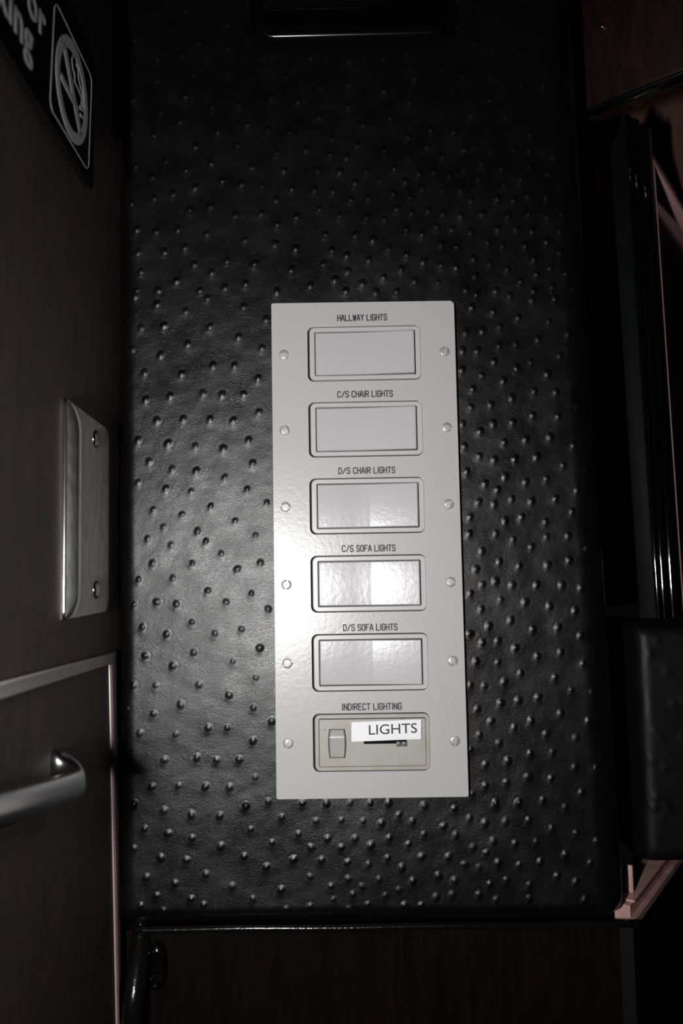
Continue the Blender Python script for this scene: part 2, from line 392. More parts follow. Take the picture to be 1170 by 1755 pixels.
# back skirt reaching the leather
V, Fc = loft([[(x, -0.0034, z) for x, z in rrect(PW - 0.0004, PH - 0.0004, 0.0012, 3)], [(x, 0.0022, z) for x, z in rrect(PW - 0.0004, PH - 0.0004, 0.0012, 3)]], False, False)
obj('rim', V, Fc, 'plate', plate, auto=40)

# slotted screw: two half domes on a disc, a groove between
def screw_mesh(r=0.00305, gap=0.00042, h=0.0009):
    V, Fc = [], []
    n = 10
    a0 = math.asin(gap / r)
    for sgn in (1, -1):
        rings = []
        for rr, y in ((r, 0.0), (r, -h * 0.45), (r * 0.86, -h * 0.85), (r * 0.55, -h)):
            al = math.asin(min(1, gap / rr))
            rings.append([(rr * math.cos(al + (math.pi - 2 * al) * i / n), y, sgn * rr * math.sin(al + (math.pi - 2 * al) * i / n)) for i in range(n + 1)])
        v, f = loft(rings, True, True)
        b = len(V); V += v; Fc += [tuple(b + i for i in q) for q in f]
    b = len(V)
    V += [(r * 0.99 * math.cos(2 * math.pi * i / 20), -h * 0.2, r * 0.99 * math.sin(2 * math.pi * i / 20)) for i in range(20)]
    Fc.append(tuple(range(b, b + 20)))
    return V, Fc
scr0 = None
angs = [-8, 68, 96, -20, -18, 40, 75, -5, 28, -62, 62, 85]
for i in range(6):
    for s in (0, 1):
        loc = ((-0.0484, 0.0484)[s], -0.0058, (2.5 - i) * SP)
        if scr0 is None:
            scr0 = obj('screw', *screw_mesh(), 'screw', plate, loc, auto=45); o = scr0
        else:
            o = scr0.copy(); col.objects.link(o); o.parent = plate; o.location = loc
        o.rotation_euler = (0, -math.radians(angs[i * 2 + s]), 0)

# engraved single-line capitals on a 0..1 wide, 0..1 high cell
G = {
 'H': [[(0,0),(0,1)],[(1,0),(1,1)],[(0,.52),(1,.52)]],
 'A': [[(0,0),(.12,.45),(.42,1),(.58,1),(.88,.45),(1,0)],[(.1,.36),(.9,.36)]],
 'L': [[(0,1),(0,0),(1,0)]],
 'W': [[(0,1),(.22,0),(.5,.8),(.78,0),(1,1)]],
 'Y': [[(0,1),(.5,.5),(1,1)],[(.5,.5),(.5,0)]],
 'I': [[(0,0),(0,1)]],
 'G': [[(1,.8),(.8,1),(.2,1),(0,.8),(0,.2),(.2,0),(.8,0),(1,.2),(1,.5),(.55,.5)]],
 'T': [[(0,1),(1,1)],[(.5,1),(.5,0)]],
 'S': [[(1,.8),(.8,1),(.2,1),(0,.85),(0,.65),(.2,.53),(.8,.48),(1,.35),(1,.15),(.8,0),(.2,0),(0,.2)]],
 'C': [[(1,.8),(.8,1),(.2,1),(0,.8),(0,.2),(.2,0),(.8,0),(1,.2)]],
 '/': [[(0,0),(1,1)]],
 'R': [[(0,0),(0,1),(.75,1),(1,.86),(1,.62),(.75,.5),(0,.5)],[(.55,.5),(1,0)]],
 'D': [[(0,0),(0,1),(.65,1),(1,.75),(1,.25),(.65,0),(0,0)]],
 'O': [[(.25,0),(0,.25),(0,.75),(.25,1),(.75,1),(1,.75),(1,.25),(.75,0),(.25,0)]],
 'F': [[(0,0),(0,1),(1,1)],[(0,.52),(.8,.52)]],
 'N': [[(0,0),(0,1),(1,0),(1,1)]],
 'E': [[(1,1),(0,1),(0,0),(1,0)],[(0,.52),(.8,.52)]],
}
def stroke_text(name, s, width, height, thick, parent, loc, material):
    adv = []
    for ch in s: adv.append(0.55 if ch == ' ' else 0.42 if ch == 'I' else 1.0)
    tot = sum(adv) - 0.32
    k = width / tot
    V, Fc = [], []
    x = 0.0
    for ch, a in zip(s, adv):
        if ch != ' ':
            gw = 0.68 * k if ch != 'I' else 0.0
            off = x * k + (0.05 * k if ch == 'I' else 0)
            for st in G[ch]:
                P = [np.array((off + px * gw, pz * height)) for px, pz in st]
                for q0, q1 in zip(P[:-1], P[1:]):
                    t = (q1 - q0) / np.linalg.norm(q1 - q0); nn = np.array((-t[1], t[0])) * thick / 2; e = t * thick * 0.36
                    c4 = [q0 - e + nn, q1 + e + nn, q1 + e - nn, q0 - e - nn]
                    b = len(V); lift = 0.00006 + 0.000004 * (len(V) // 8 % 5)
                    V += [(c[0], -lift, c[1]) for c in c4] + [(c[0], 0.0002, c[1]) for c in c4]
                    Fc += [(b, b + 1, b + 2, b + 3), (b, b + 4, b + 5, b + 1), (b + 1, b + 5, b + 6, b + 2), (b + 2, b + 6, b + 7, b + 3), (b + 3, b + 7, b + 4, b)]
        x += a
    o = obj(name, [(vx - width / 2, vy, vz) for vx, vy, vz in V], Fc, material, parent, loc)
    return o
CAPS = [('HALLWAY LIGHTS', 578, 663, 550), ('C/S CHAIR LIGHTS', 578, 673, 681), ('D/S CHAIR LIGHTS', 580, 677, 812),
        ('C/S SOFA LIGHTS', 586, 677.5, 945.5), ('D/S SOFA LIGHTS', 588, 681, 1081), ('INDIRECT LIGHTING', 586, 688, 1217)]
for s, u0, u1, vb in CAPS:
    a = hy(u0, vb); b = hy(u1, vb - 1)
    wd = b[0] - a[0] - 0.0004
    o = stroke_text('lettering', s, wd, 0.0035, 0.00064, plate, ((a[0] + b[0]) / 2, -0.0060, a[2] - ZO), 'ink')
    tag(o, 'dark engraved lettering reading ' + s)

# ================================================================== ROCKER SWITCHES
def rocker_parts():
    # ring-shaped frame with rounded corners
    iw, ih = 0.0606, 0.0268
    rings = []
    n = 6
    for wd, ht, r, y in ((DWD, DHT, 0.0032, 0.0040), (DWD, DHT, 0.0032, -0.0002), (DWD - 0.0006, DHT - 0.0006, 0.0030, -0.0006),
                         (iw + 0.0008, ih + 0.0008, 0.0010, -0.0006), (iw, ih, 0.0007, -0.0002), (iw, ih, 0.0007, 0.0040)):
        rings.append([(x, y, z) for x, z in rrect(wd, ht, r, n)])
    fr = loft(rings, False, False)
    # paddle: left half pressed in, right half standing proud, shallow valley at the middle
    xsn = np.array([-0.0298, -0.0292, -0.020, -0.010, -0.0016, -0.0006, 0.0006, 0.0016, 0.010, 0.020, 0.0288, 0.0294])
    ph = 0.0129
    def yy(x):
        return -0.0008 - 0.012 * (x) if x < 0 else -0.0008 - 0.098 * x
    V, Fc = [], []
    zz = [-ph, -ph + 0.0005, -ph * 0.4, ph * 0.4, ph - 0.0005, ph]
    for iz, z in enumerate(zz):
        for ix, x in enumerate(xsn):
            y = yy(x) if abs(x) > 0.0012 else (yy(-0.0016) + yy(0.0016)) / 2
            if iz in (0, 5): y += 0.0005
            if ix in (0, len(xsn) - 1): y += 0.0004
            y += 0.0002 * (z / ph) ** 2 
            V.append((x, y, z))
    nx_ = len(xsn)
    for a in range(len(zz) - 1):
        for b in range(nx_ - 1):
            Fc.append((a * nx_ + b, a * nx_ + b + 1, (a + 1) * nx_ + b + 1, (a + 1) * nx_ + b))
    # skirt
    ring = [a for a in range(nx_)] + [k * nx_ + nx_ - 1 for k in range(1, len(zz))] + [(len(zz) - 1) * nx_ + b for b in range(nx_ - 2, -1, -1)] + [k * nx_ for k in range(len(zz) - 2, 0, -1)]
    base = len(V)
    for i in ring: V.append((V[i][0], 0.0042, V[i][2]))
    m_ = len(ring)
    for i in range(m_):
        j = (i + 1) % m_
        Fc.append((ring[i], base + i, base + j, ring[j]))
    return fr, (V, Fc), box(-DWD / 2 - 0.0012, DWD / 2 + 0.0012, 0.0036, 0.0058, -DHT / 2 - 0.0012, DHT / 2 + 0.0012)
fr, pd, hs = rocker_parts()
proto = None
for i, cap in enumerate(('HALLWAY LIGHTS', 'C/S CHAIR LIGHTS', 'D/S CHAIR LIGHTS', 'C/S SOFA LIGHTS', 'D/S SOFA LIGHTS')):
    e = empty('rocker_switch', (0.0006, 0.0, ZO + (2.5 - i) * SP), 'wide grey-white rocker switch under the words ' + cap, 'light switch', 'rocker switches in the wall plate')
    if proto is None:
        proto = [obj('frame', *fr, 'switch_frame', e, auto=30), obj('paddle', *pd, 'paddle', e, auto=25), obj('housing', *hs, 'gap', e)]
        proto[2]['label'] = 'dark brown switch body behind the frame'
    else:
        for q in proto:
            c = q.copy(); col.objects.link(c); c.parent = e

# ================================================================== DIMMER
ZD = -2.5 * SP
dim = empty('dimmer_switch', (0.0006, 0.0, ZO + ZD), 'yellowed beige dimmer with small toggle and slide under the words INDIRECT LIGHTING', 'dimmer switch')
V, Fc = loft([[(x, y, z) for x, z in rrect(a, b, r, 6)] for a, b, r, y in (
    (DWD, DHT, 0.0032, 0.0040), (DWD, DHT, 0.0032, -0.0001), (DWD - 0.0006, DHT - 0.0006, 0.003, -0.0005),
    (DWD - 0.0042, DHT - 0.0042, 0.0010, -0.0005), (DWD - 0.0046, DHT - 0.0046, 0.0010, -0.0002), (DWD - 0.0046, DHT - 0.0046, 0.0010, 0.0030))], False, False)
obj('faceplate', V, Fc, 'dimmer', dim, auto=30)
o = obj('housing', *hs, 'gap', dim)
def dl(u, v, y=0.0):          # pixel on the dimmer's face -> local x, z
    p = hy(u, v, y); return p[0] - 0.0006, p[2] - ZO - ZD
x0, z1 = dl(555.5, 1243.5); x1, z0 = dl(600, 1303)
tx0, tz1 = dl(563, 1250); tx1, tz0 = dl(592.5, 1297)
tw, th, tcx, tcz = tx1 - tx0, tz1 - tz0, (tx0 + tx1) / 2, (tz0 + tz1) / 2
# dark slit and barrel-shaped toggle
def barrel(sx, sz, y, b=0.0009):
    pts = []
    for i in range(9): t = -1 + 2 * i / 8; pts.append((t * (tw * sx / 2 - 0.0006), -th * sz / 2))
    for i in range(9): t = -1 + 2 * i / 8; pts.append((tw * sx / 2 - b * t * t * 0.9, t * (th * sz / 2 - 0.0004)))
    for i in range(9): t = 1 - 2 * i / 8; pts.append((t * (tw * sx / 2 - 0.0006), th * sz / 2))
    for i in range(9): t = 1 - 2 * i / 8; pts.append((-tw * sx / 2 + b * t * t * 0.9, t * (th * sz / 2 - 0.0004)))
    return [(x + tcx, y(z) if callable(y) else y, z + tcz) for x, z in pts]
def flat(ring): return [(x, z) for x, _, z in ring]
sx0, sz = dl(623, 1271.5); sx1, _ = dl(697, 1271.5)
slot_hole = rrect(sx1 - sx0, 0.0022, 0.0007, 4, (sx0 + sx1) / 2, sz)
cm = curve_mesh('cover', [rrect(DWD - 0.0052, DHT - 0.0054, 0.0006, 3), flat(barrel(1.09, 1.05, 0.0)), slot_hole], extrude=0.0006)
cm.transform(Matrix.Translation((0, -0.0003, 0))); link('cover', cm, 'dimmer', dim, auto=30)
cm = curve_mesh('toggle_surround', [rrect(x1 - x0, z1 - z0, 0.0006, 3, (x0 + x1) / 2, (z0 + z1) / 2), flat(barrel(1.09, 1.05, 0.0))], extrude=0.00015)
cm.transform(Matrix.Translation((0, -0.00105, 0))); link('toggle_surround', cm, 'dimmer', dim, auto=30)
ridge = th * 0.5 - 0.0040
def ty(z): return -0.0030 + (max(0, z - ridge) * 0.42 if z > ridge else (ridge - z) * 0.085)
V, Fc = loft([barrel(1, 1, 0.0032), barrel(1, 1, lambda z: ty(z) + 0.0004), barrel(0.93, 0.955, ty)], False, False)
tg = obj('toggle', V, Fc, 'toggle', dim, auto=40)
# cap of the toggle in strips so that its ridge stays crisp
capx = tw * 0.93 / 2 - 0.0002
zsn = [-th * 0.478, -th * 0.3, 0, ridge - 0.0004, ridge + 0.0004, th * 0.478]
V = [(tcx + sx * (capx - 0.0008 * (z / (th / 2)) ** 2), ty(z), tcz + z) for z in zsn for sx in (-1, 1)]
Fc = [(2 * i, 2 * i + 1, 2 * i + 3, 2 * i + 2) for i in range(len(zsn) - 1)]
obj('toggle_cap', V, Fc, 'toggle', tg)
obj('slide_track', *box(sx0 - 0.001, sx1 + 0.001, 0.0008, 0.0030, sz - 0.0018, sz + 0.0018), 'black_plastic', dim)
kz = dl(690, 1274)[1]
for u in (683.0, 692.5):
    kx = dl(u, 1274)[0]
    o = obj('slide_knob', *box(kx - 0.0014, kx + 0.0014, -0.0024, 0.0008, kz - 0.0014, kz + 0.0014), 'grey_knob', dim); bevel_obj(o, 0.0004, 2)
for u, v in ((723, 1249), (725.5, 1265.5), (727, 1301), (719, 1308), (556.5, 1250.5), (689, 1231.5)):
    x, z = dl(u, v); r = rng.uniform(0.00022, 0.0004)
    y = -0.0013 if u < 600 else -0.00096
    V = [(x + r * math.cos(t), y, z + r * math.sin(t) * 0.8) for t in np.linspace(0, 6.28, 9)[:-1]]
    obj('rust_speck', V, [tuple(range(8))], 'rust', dim)

# printed tape
A, Bq, Cq, Dq = (hy(602, 1271.3, -0.0026), hy(721.5, 1266.5, -0.0026), hy(721.5, 1232.8, -0.0026), hy(602, 1237.8, -0.0026))
base = (A + Bq + Cq + Dq) / 4
tape = empty('adhesive_label', tuple(base), 'white printed tape reading LIGHTS stuck across the beige dimmer', 'label')
Q = [q - base for q in (A, Bq, Cq, Dq)]
obj('strip', *hexa([tuple(q) for q in Q] + [tuple(q + np.array((0, 0.0004, 0))) for q in Q]), 'label', tape)
tm = text_mesh('lettering', 'LIGHTS', 0.0084, 0.00003, 0.00004, 'LEFT', 1.0)
cs = [v.co for v in tm.vertices]; mnx = min(c.x for c in cs); mxx = max(c.x for c in cs); mnz = min(c.z for c in cs); mxz = max(c.z for c in cs)
p0 = hy(632, 1259.5, -0.0026) - base; p1 = hy(714.5, 1256, -0.0026) - base; p2 = hy(632, 1242.5, -0.0026) - base
sxx = (p1[0] - p0[0]) / (mxx - mnx); szz = (p2[2] - p0[2]) / (mxz - mnz); shear = (p1[2] - p0[2]) / (p1[0] - p0[0])
for v in tm.vertices:
    x = (v.co.x - mnx) * sxx; z = (v.co.z - mnz) * szz
    v.co = (p0[0] + x, v.co.y - 0.00006, p0[2] + z + shear * x)
o = link('lettering', tm, 'ink_black', tape); tag(o, 'black printed capitals reading LIGHTS')

# ================================================================== STRIKE PLATE
SPL = empty('strike_plate', tuple(lw(-0.08, -0.036)), 'brushed steel strike plate with curled lip and two screws on the dark side wall', 'strike plate')
sb = np.array(SPL.location)
s0, s1, z0, z1 = -0.1270, -0.0365, -0.0360, 0.0676
NZ = 61
zz = z0 + (z1 - z0) * (0.5 - 0.5 * np.cos(np.linspace(0, math.pi, NZ)))
def d_edge(z):                # D-shaped boundary between lip and plate
    e = min(z - z0, z1 - z) / 0.0125
    return s0 + 0.0006 + 0.0235 * (1.0 if e >= 1 else math.sqrt(max(0.0, 1 - (1 - e) ** 2)))
def far_edge(z):
    r = 0.008; e = min(z - z0, z1 - z)
    return s1 if e >= r else s1 - r + math.sqrt(max(0, r * r - (r - e) ** 2))
def sheet(cols, name, material):
    """cols: list of (function z -> s, off of front face); one closed sheet down to the wall"""
    n = len(cols); V, Fc = [], []
    for z in zz:
        for fs, off in cols: V.append(lw(fs(z), z, off) - sb)
    for z in zz:
        for fs, off in cols: V.append(lw(fs(z), z, 0.0001) - sb)
    B = n * NZ
    for a in range(NZ - 1):
        for b in range(n - 1):
            Fc.append((a * n + b, a * n + b + 1, (a + 1) * n + b + 1, (a + 1) * n + b))
        Fc.append((a * n, (a + 1) * n, B + (a + 1) * n, B + a * n))
        Fc.append((a * n + n - 1, (a + 1) * n + n - 1, B + (a + 1) * n + n - 1, B + a * n + n - 1))
    for a in (0, NZ - 1):
        for b in range(n - 1): Fc.append((a * n + b, a * n + b + 1, B + a * n + b + 1, B + a * n + b))
    return obj(name, V, Fc, material, SPL, auto=45)
def mixf(f, g, t): return lambda z: f(z) + (g(z) - f(z)) * t
near = lambda z: s0
sheet([(d_edge, 0.0012), (mixf(d_edge, far_edge, 0.022), 0.0017), (mixf(d_edge, far_edge, 0.045), 0.0019), (mixf(d_edge, far_edge, 0.08), 0.00185)]
      + [(mixf(d_edge, far_edge, t), 0.0018) for t in np.linspace(0.12, 0.985, 14)] + [(far_edge, 0.0014)], 'plate', 'steel')
sheet([(mixf(near, d_edge, t), 0.0016 - 0.0010 * math.sin(math.pi * t) ** 0.8) for t in np.linspace(0, 1, 14)], 'lip', 'lip')
pth = [(lw(s0, z, 0.0012) - sb, NW, DW) for z in np.linspace(z0, z1, 30)]
o = obj('rolled_rim', *sweep(pth, ell(0.0009, 0.00048, 12)), 'lip', SPL, smooth=True)
def dome(ctr, nrm, up, r, h, slot=True):
    nrm, up = np.array(nrm), np.array(up); sd = np.cross(up, nrm)
    rings = []
    for f, k in ((1, 0), (1, .25), (.85, .62), (.55, .9), (.2, 1)):
        rings.append([ctr + nrm * (h * k) + (sd * math.cos(2 * math.pi * i / 18) + up * math.sin(2 * math.pi * i / 18)) * r * f for i in range(18)])
    return loft(rings, False, True)
for s, z in ((-0.0715, 0.0572), (-0.0690, -0.0234)):
    V, Fc = screw_mesh(0.0050, 0.00045, 0.0019)
    V = [lw(s + q[2], z + q[0], 0.0017 - q[1]) - sb for q in V]
    obj('screw', V, Fc, 'chrome', SPL, auto=45)

# ================================================================== DOOR ON THE LEFT WALL
door = empty('cabinet_door', tuple(lw(-0.12, -0.30)), 'dark brown cabinet door with grey edge trim set in the side wall', 'door')
db = np.array(door.location)
oA, oB = lw_px(0, 1168), lw_px(191, 1117)
iA, iB = lw_px(0, 1196), lw_px(183, 1138)
oC, iC = lw_px(201.5, 1755), lw_px(195.5, 1755)
def ext(a, b, t): return (a[0] + (b[0] - a[0]) * t, a[1] + (b[1] - a[1]) * t)
oA, iA = ext(oB, oA, 1.35), ext(iB, iA, 1.45)
oC, iC = ext(oB, oC, 1.35), ext(iB, iC, 1.35)
def dslab(q, o0, o1):
    v, f = slab(q, o0, o1); return [np.array(p) - db for p in v], f
obj('panel', *dslab([iA, iB, iC, (iA[0], iC[1])], 0.0002, 0.0012), 'wood_dark', door)
o = obj('edge_trim', *dslab([oA, oB, iB, iA], 0.0002, 0.0034), 'door_trim', door); bevel_obj(o, 0.0008, 3)
o = obj('edge_trim', *dslab([oB, oC, iC, iB], 0.0002, 0.0030), 'wood_dark', door); bevel_obj(o, 0.0005, 3)
def off_s(q, d): return (q[0] + d, q[1])
o = obj('lit_edge_bead', *dslab([off_s(iB, -0.0012), iB, iC, off_s(iC, -0.0012)], 0.0002, 0.0022), 'lit_edge', door); bevel_obj(o, 0.0004, 2)  # bead added in a pale colour to paint the step as lit
o['label'] = 'thin pale step of the door trim, coloured as if lit'
# bow handle
zh = -0.1005
sh = lw_px(86, 1320)[0]
pts = []
H0, rad, ST = 0.0, 0.0085, 0.0130
path2 = [(0.0, sh)]
path2 += [(ST - rad, sh)]
for i in range(1, 9):
    a = math.pi / 2 * i / 8
    path2.append((ST - rad + rad * math.sin(a), sh - rad + rad * math.cos(a)))
for i in range(1, 12): path2.append((ST + 0.002 * math.sin(math.pi * i / 12), sh - rad - 0.15 * i / 12))
e0 = sh - rad - 0.15
for i in range(0, 9):
    a = math.pi / 2 * i / 8
    path2.append((ST - rad + rad * math.cos(a), e0 - rad * math.sin(a)))
path2.append((0.0, e0 - rad))
def hz(i, s):
    drop = min(1.0, i / 8) * 0.0095
    return -0.0975 - drop + 0.165 * max(0, sh - s)
pp = [lw(s, hz(i, s), o) - db for i, (o, s) in enumerate(path2)]
sw = []
for i, p in enumerate(pp):
    t = pp[min(i + 1, len(pp) - 1)] - pp[max(i - 1, 0)]; t = t / np.linalg.norm(t)
    side = np.cross(t, (0, 0, 1.0)); side /= np.linalg.norm(side)
    sw.append((p + np.array((0, 0, 0.0)), side, np.array((0, 0, 1.0))))
h = obj('door_handle', *sweep(sw, ell(0.0042, 0.0062, 20, 0.8)), 'chrome_satin', door, smooth=True)
tag(h, 'curved satin chrome bow handle')

# ================================================================== NO SMOKING SIGN
DS = np.array([-0.03, 1, 0]); DS /= np.linalg.norm(DS); NSG = np.array([DS[1], -DS[0], 0])
SA = lw(-0.095, 0, 0.010); SA[2] = 0
def sg(s, z, off=0.0): return SA + DS * s + NSG * off + np.array((0, 0, z + ZO))
def sg_px(u, v, off=0.0):
    hh = hit(u, v, SA + NSG * off, NSG); return float((hh - SA) @ DS), float(hh[2] - ZO)
br = sg_px(152, 322); 
sign = empty('no_smoking_sign', tuple(sg(-0.06, 0.17, -0.004)), 'black plastic sign with grey no-smoking symbol on the dark side wall', 'sign')
gb = np.array(sign.location)
def to_sign(me):              # flat XZ mesh (facing -Y) -> the sign's face
    for v in me.vertices:
        v.co = Vector(sg(v.co.x, v.co.z, -v.co.y) - gb)
    return me
zb = 0.1765
so = [(-0.26, zb), (-0.0190, zb)] + [(-0.0190 + 0.005 * math.sin(a), zb + 0.005 - 0.005 * math.cos(a)) for a in np.linspace(0, math.pi / 2, 6)] + [(-0.0140, 0.2435)] + [(-0.0190 + 0.005 * math.cos(a), 0.2435 + 0.005 * math.sin(a)) for a in np.linspace(0, math.pi / 2, 6)] + [(-0.26, 0.2485)]
V, Fc = loft([[sg(s, z, -0.003) - gb for s, z in so], [sg(s, z, 0.0) - gb for s, z in so]], True, True)
o = obj('board', V, Fc, 'sign_black', sign, auto=30)
pad = obj('mounting_pad', *hexa([sg(s, z, -0.003) - gb for s, z in ((-0.10, 0.19), (-0.03, 0.19), (-0.03, 0.235), (-0.10, 0.235))] + [sg(s, z, -0.0075) - gb for s, z in ((-0.10, 0.19), (-0.03, 0.19), (-0.03, 0.235), (-0.10, 0.235))]), 'black_matte', sign)
E1 = 0.00003
def shift(me, d):
    me.transform(Matrix.Translation((0, -d, 0))); return me
BC = (-0.0490, 0.2083); BW, BH = 0.0575, 0.0520
def skew(pts): return [(x + 0.10 * (z - BC[1]), z) for x, z in pts]
rect_o = skew(rrect(BW, BH, 0.005, 6, *BC)); rect_i = skew(rrect(BW - 0.0009, BH - 0.0009, 0.0046, 6, *BC))
link('border_line', to_sign(shift(curve_mesh('border_line', [rect_o, rect_i], E1), E1)), 'sign_grey', sign)
def circ(r, n=40): return [(BC[0] + r * math.cos(2 * math.pi * i / n), BC[1] + r * math.sin(2 * math.pi * i / n)) for i in range(n)]
link('prohibition_ring', to_sign(shift(curve_mesh('ring', [skew(circ(0.0240)), skew(circ(0.0186))], E1), E1)), 'sign_grey', sign)
def strip(pts, wd):
    P = [np.array(p, float) for p in pts]; L, Rr = [], []
    for i in range(len(P)):
        t = P[min(i + 1, len(P) - 1)] - P[max(0, i - 1)]; t /= np.linalg.norm(t); n = np.array((-t[1], t[0]))
        L.append(tuple(P[i] + n * wd / 2)); Rr.append(tuple(P[i] - n * wd / 2))
    return L + Rr[::-1]
q = math.sqrt(0.5) * 0.0212
link('slash', to_sign(shift(curve_mesh('slash', [skew(strip([(BC[0] - q, BC[1] + q), (BC[0] + q, BC[1] - q)], 0.0048))], E1), E1)), 'sign_grey', sign)
c1 = sg_px(105, 130); c2 = sg_px(134, 190)
link('cigarette', to_sign(shift(curve_mesh('cigarette', [strip([c1, c2], 0.0034)], E1), E1)), 'sign_grey', sign)
for ua, va, ub, vb in ((136.5, 184, 143.5, 190), (137, 196, 143, 203)):
    link('cigarette_tip', to_sign(shift(curve_mesh('tip', [strip([sg_px(ua, va), sg_px(ub, vb)], 0.0016)], E1), E1)), 'sign_grey', sign)
sm = [sg_px(u, v) for u, v in ((130, 98), (126, 94), (123, 103), (125, 118), (128, 128), (128, 140), (134, 152), (140, 168), (139.5, 186))]
link('smoke_line', to_sign(shift(curve_mesh('smoke', [strip(sm, 0.0007)], E1), E1)), 'sign_grey', sign)
sm = [sg_px(u, v) for u, v in ((130.5, 109), (134, 118), (134.5, 132), (136.5, 143), (141, 158), (143, 172), (142.8, 190))]
link('smoke_line', to_sign(shift(curve_mesh('smoke', [strip(sm, 0.0007)], E1), E1)), 'sign_grey', sign)
def sign_text(s, right_px, base_px, size):
    me = text_mesh('lettering', s, size, 0.00002, size * 0.016, 'LEFT', 1.04)
    mx = max(v.co.x for v in me.vertices)
    r = sg_px(*right_px)[0]; bz = sg_px(*base_px)[1]
    me.transform(Matrix.Translation((r - mx, -0.0001, bz)))
    o = link('lettering', to_sign(me), 'sign_grey', sign)
    tag(o, 'grey lettering reading ' + s)
sign_text('or', (78.5, 36), (71, 60), 0.0215)
sign_text('king', (56.5, 85), (38, 74), 0.0215)

# ================================================================== BLACK FRAME ABOVE
FX0, FX1, FZ0, FZ1 = -0.0685, 0.0650, 0.3055, 0.43
fe = empty('recessed_frame', (0, 0.006, ZO + FZ0), 'black plastic rounded frame with glossy rim set in the leather above the switch plate', 'frame')
fcx, fcz = (FX0 + FX1) / 2, (FZ0 + FZ1) / 2 - FZ0
fw, fh = FX1 - FX0, FZ1 - FZ0
rings = []
for ins, y, r in ((0, 0.004, 0.020), (0.0004, 0.0010, 0.020), (0.0020, 0.0000, 0.0185), (0.0108, -0.0011, 0.0125), (0.0112, -0.0028, 0.0122), (0.0117, -0.0036, 0.0118), (0.0124, -0.0041, 0.0113), (0.0134, -0.0044, 0.0105), (0.0150, -0.0045, 0.009), (0.020, -0.0044, 0.007), (0.0287, -0.0040, 0.0052), (0.0295, -0.0036, 0.0048), (0.0298, -0.0025, 0.0045), (0.0300, 0.002, 0.0045)):
    sx = 0.0 if ins < 0.02 else 0.0
    rings.append([(x, y - 0.0, z) for x, z in rrect(fw - 2 * ins * (0.42 if ins > 0.013 else 0.52), fh - 2 * ins, r, 8, fcx - (0.004 if ins > 0.02 else 0.002 if ins > 0.004 else 0), fcz)])
V, Fc = loft(rings, False, False)
obj('frame', V, Fc, 'black_plastic', fe, auto=50)
obj('inner_panel', *box(fcx - 0.055, fcx + 0.052, 0.0010, 0.0022, fcz - 0.035, fcz + 0.035), 'black_matte', fe)
for k in range(5):
    o = obj('slat', *box(fcx - 0.054, fcx + 0.050, -0.0030, 0.0005, fcz - 0.030 + k * 0.013, fcz - 0.0275 + k * 0.013), 'black_plastic', fe); bevel_obj(o, 0.0008, 2)

# ================================================================== TELEVISION
tv = empty('television', tuple(rw(0, TV0[2])), 'glossy black flat television standing over the padded leather block', 'television')
vb_ = np.array(tv.location)
tv.rotation_euler = (0, -0.020, 0)
TVH = TVtop - TV0[2]
def tslab(*a):
    v, f = rslab(*a); return [np.array(p) - vb_ for p in v], f
# back shell with chamfered upper corner
TH = 0.0135
sh_pts = [(0, 0), (0, 1.0), (0.60, 1.0), (0.60, 0)]
prof = [(-TH, TV0[2]), (-TH, TVtop - 0.024), (-TH * 0.25, TVtop - 0.002), (-0.001, TVtop), (-0.001, TV0[2])]
V = [rw(0.0, z, o_) - vb_ for o_, z in prof] + [rw(0.60, z, o_) - vb_ for o_, z in prof]
Fc = [(0, 1, 2, 3, 4), (9, 8, 7, 6, 5)] + [(i, (i + 1) % 5, 5 + (i + 1) % 5, 5 + i) for i in range(5)]
o = obj('back_shell', V, Fc, 'tv_back', tv); bevel_obj(o, 0.0012, 3)
ti, zi = rw_px(1116, 287)
tj, _ = rw_px(1160, 1050)
ti = 0.036
# bezel: rounded glossy bars round the screen
def bar(t0, t1, z0, z1, vertical):
    n = 42 if vertical else 10; rows = []
    for i in range(n + 1):
        f = i / n; hgt = 0.0035 * math.sin(math.pi * min(1, f * 1.0)) ** 0.6 + 0.0012 * math.sin(3 * math.pi * f) ** 2
        if vertical:
            k = (f * 3) % 1.0 if f < 1 else 1.0
            hgt = 0.0004 + (0.0085, 0.0075, 0.0065)[min(2, int(f * 3))] * math.sqrt(max(0, 1 - (2 * k - 1) ** 2))
        if vertical: rows.append([rw(t0 + (t1 - t0) * f, z0, hgt) - vb_, rw(t0 + (t1 - t0) * f, z1, hgt) - vb_])
        else: rows.append([rw(t0, z0 + (z1 - z0) * f, hgt) - vb_, rw(t1, z0 + (z1 - z0) * f, hgt) - vb_])
    V = [p for r in rows for p in r]; Fc = [(2 * i, 2 * i + 1, 2 * i + 3, 2 * i + 2) for i in range(n)]
    b = len(V)
    back = [rw(t0, z0, -0.001) - vb_, rw(t0, z1, -0.001) - vb_, rw(t1, z1, -0.001) - vb_, rw(t1, z0, -0.001) - vb_]
    V += back
    return V, Fc + [(b, b + 1, b + 2, b + 3)]
prof = []
for t0_, o0_, dt_, do_ in ((0.0, 0.0, 0.006, 0.0026), (0.0075, 0.0024, 0.007, 0.0036), (0.0200, 0.0056, 0.008, 0.0044)):
    prof += [(t0_ + dt_ * (1 - math.cos(p)), o0_ + do_ * math.sin(p)) for p in np.linspace(0, math.pi / 2, 13)]
prof += [(ti - 0.002, 0.0099), (ti - 0.002, -0.001), (0.0, -0.001)]
np_ = len(prof)
V = [rw(t, z, o_) - vb_ for z in (TV0[2], TVtop - 0.001) for t, o_ in prof]
Fc = [(i, (i + 1) % np_, np_ + (i + 1) % np_, np_ + i) for i in range(np_)] + [tuple(range(np_ - 1, -1, -1)), tuple(range(np_, 2 * np_))]
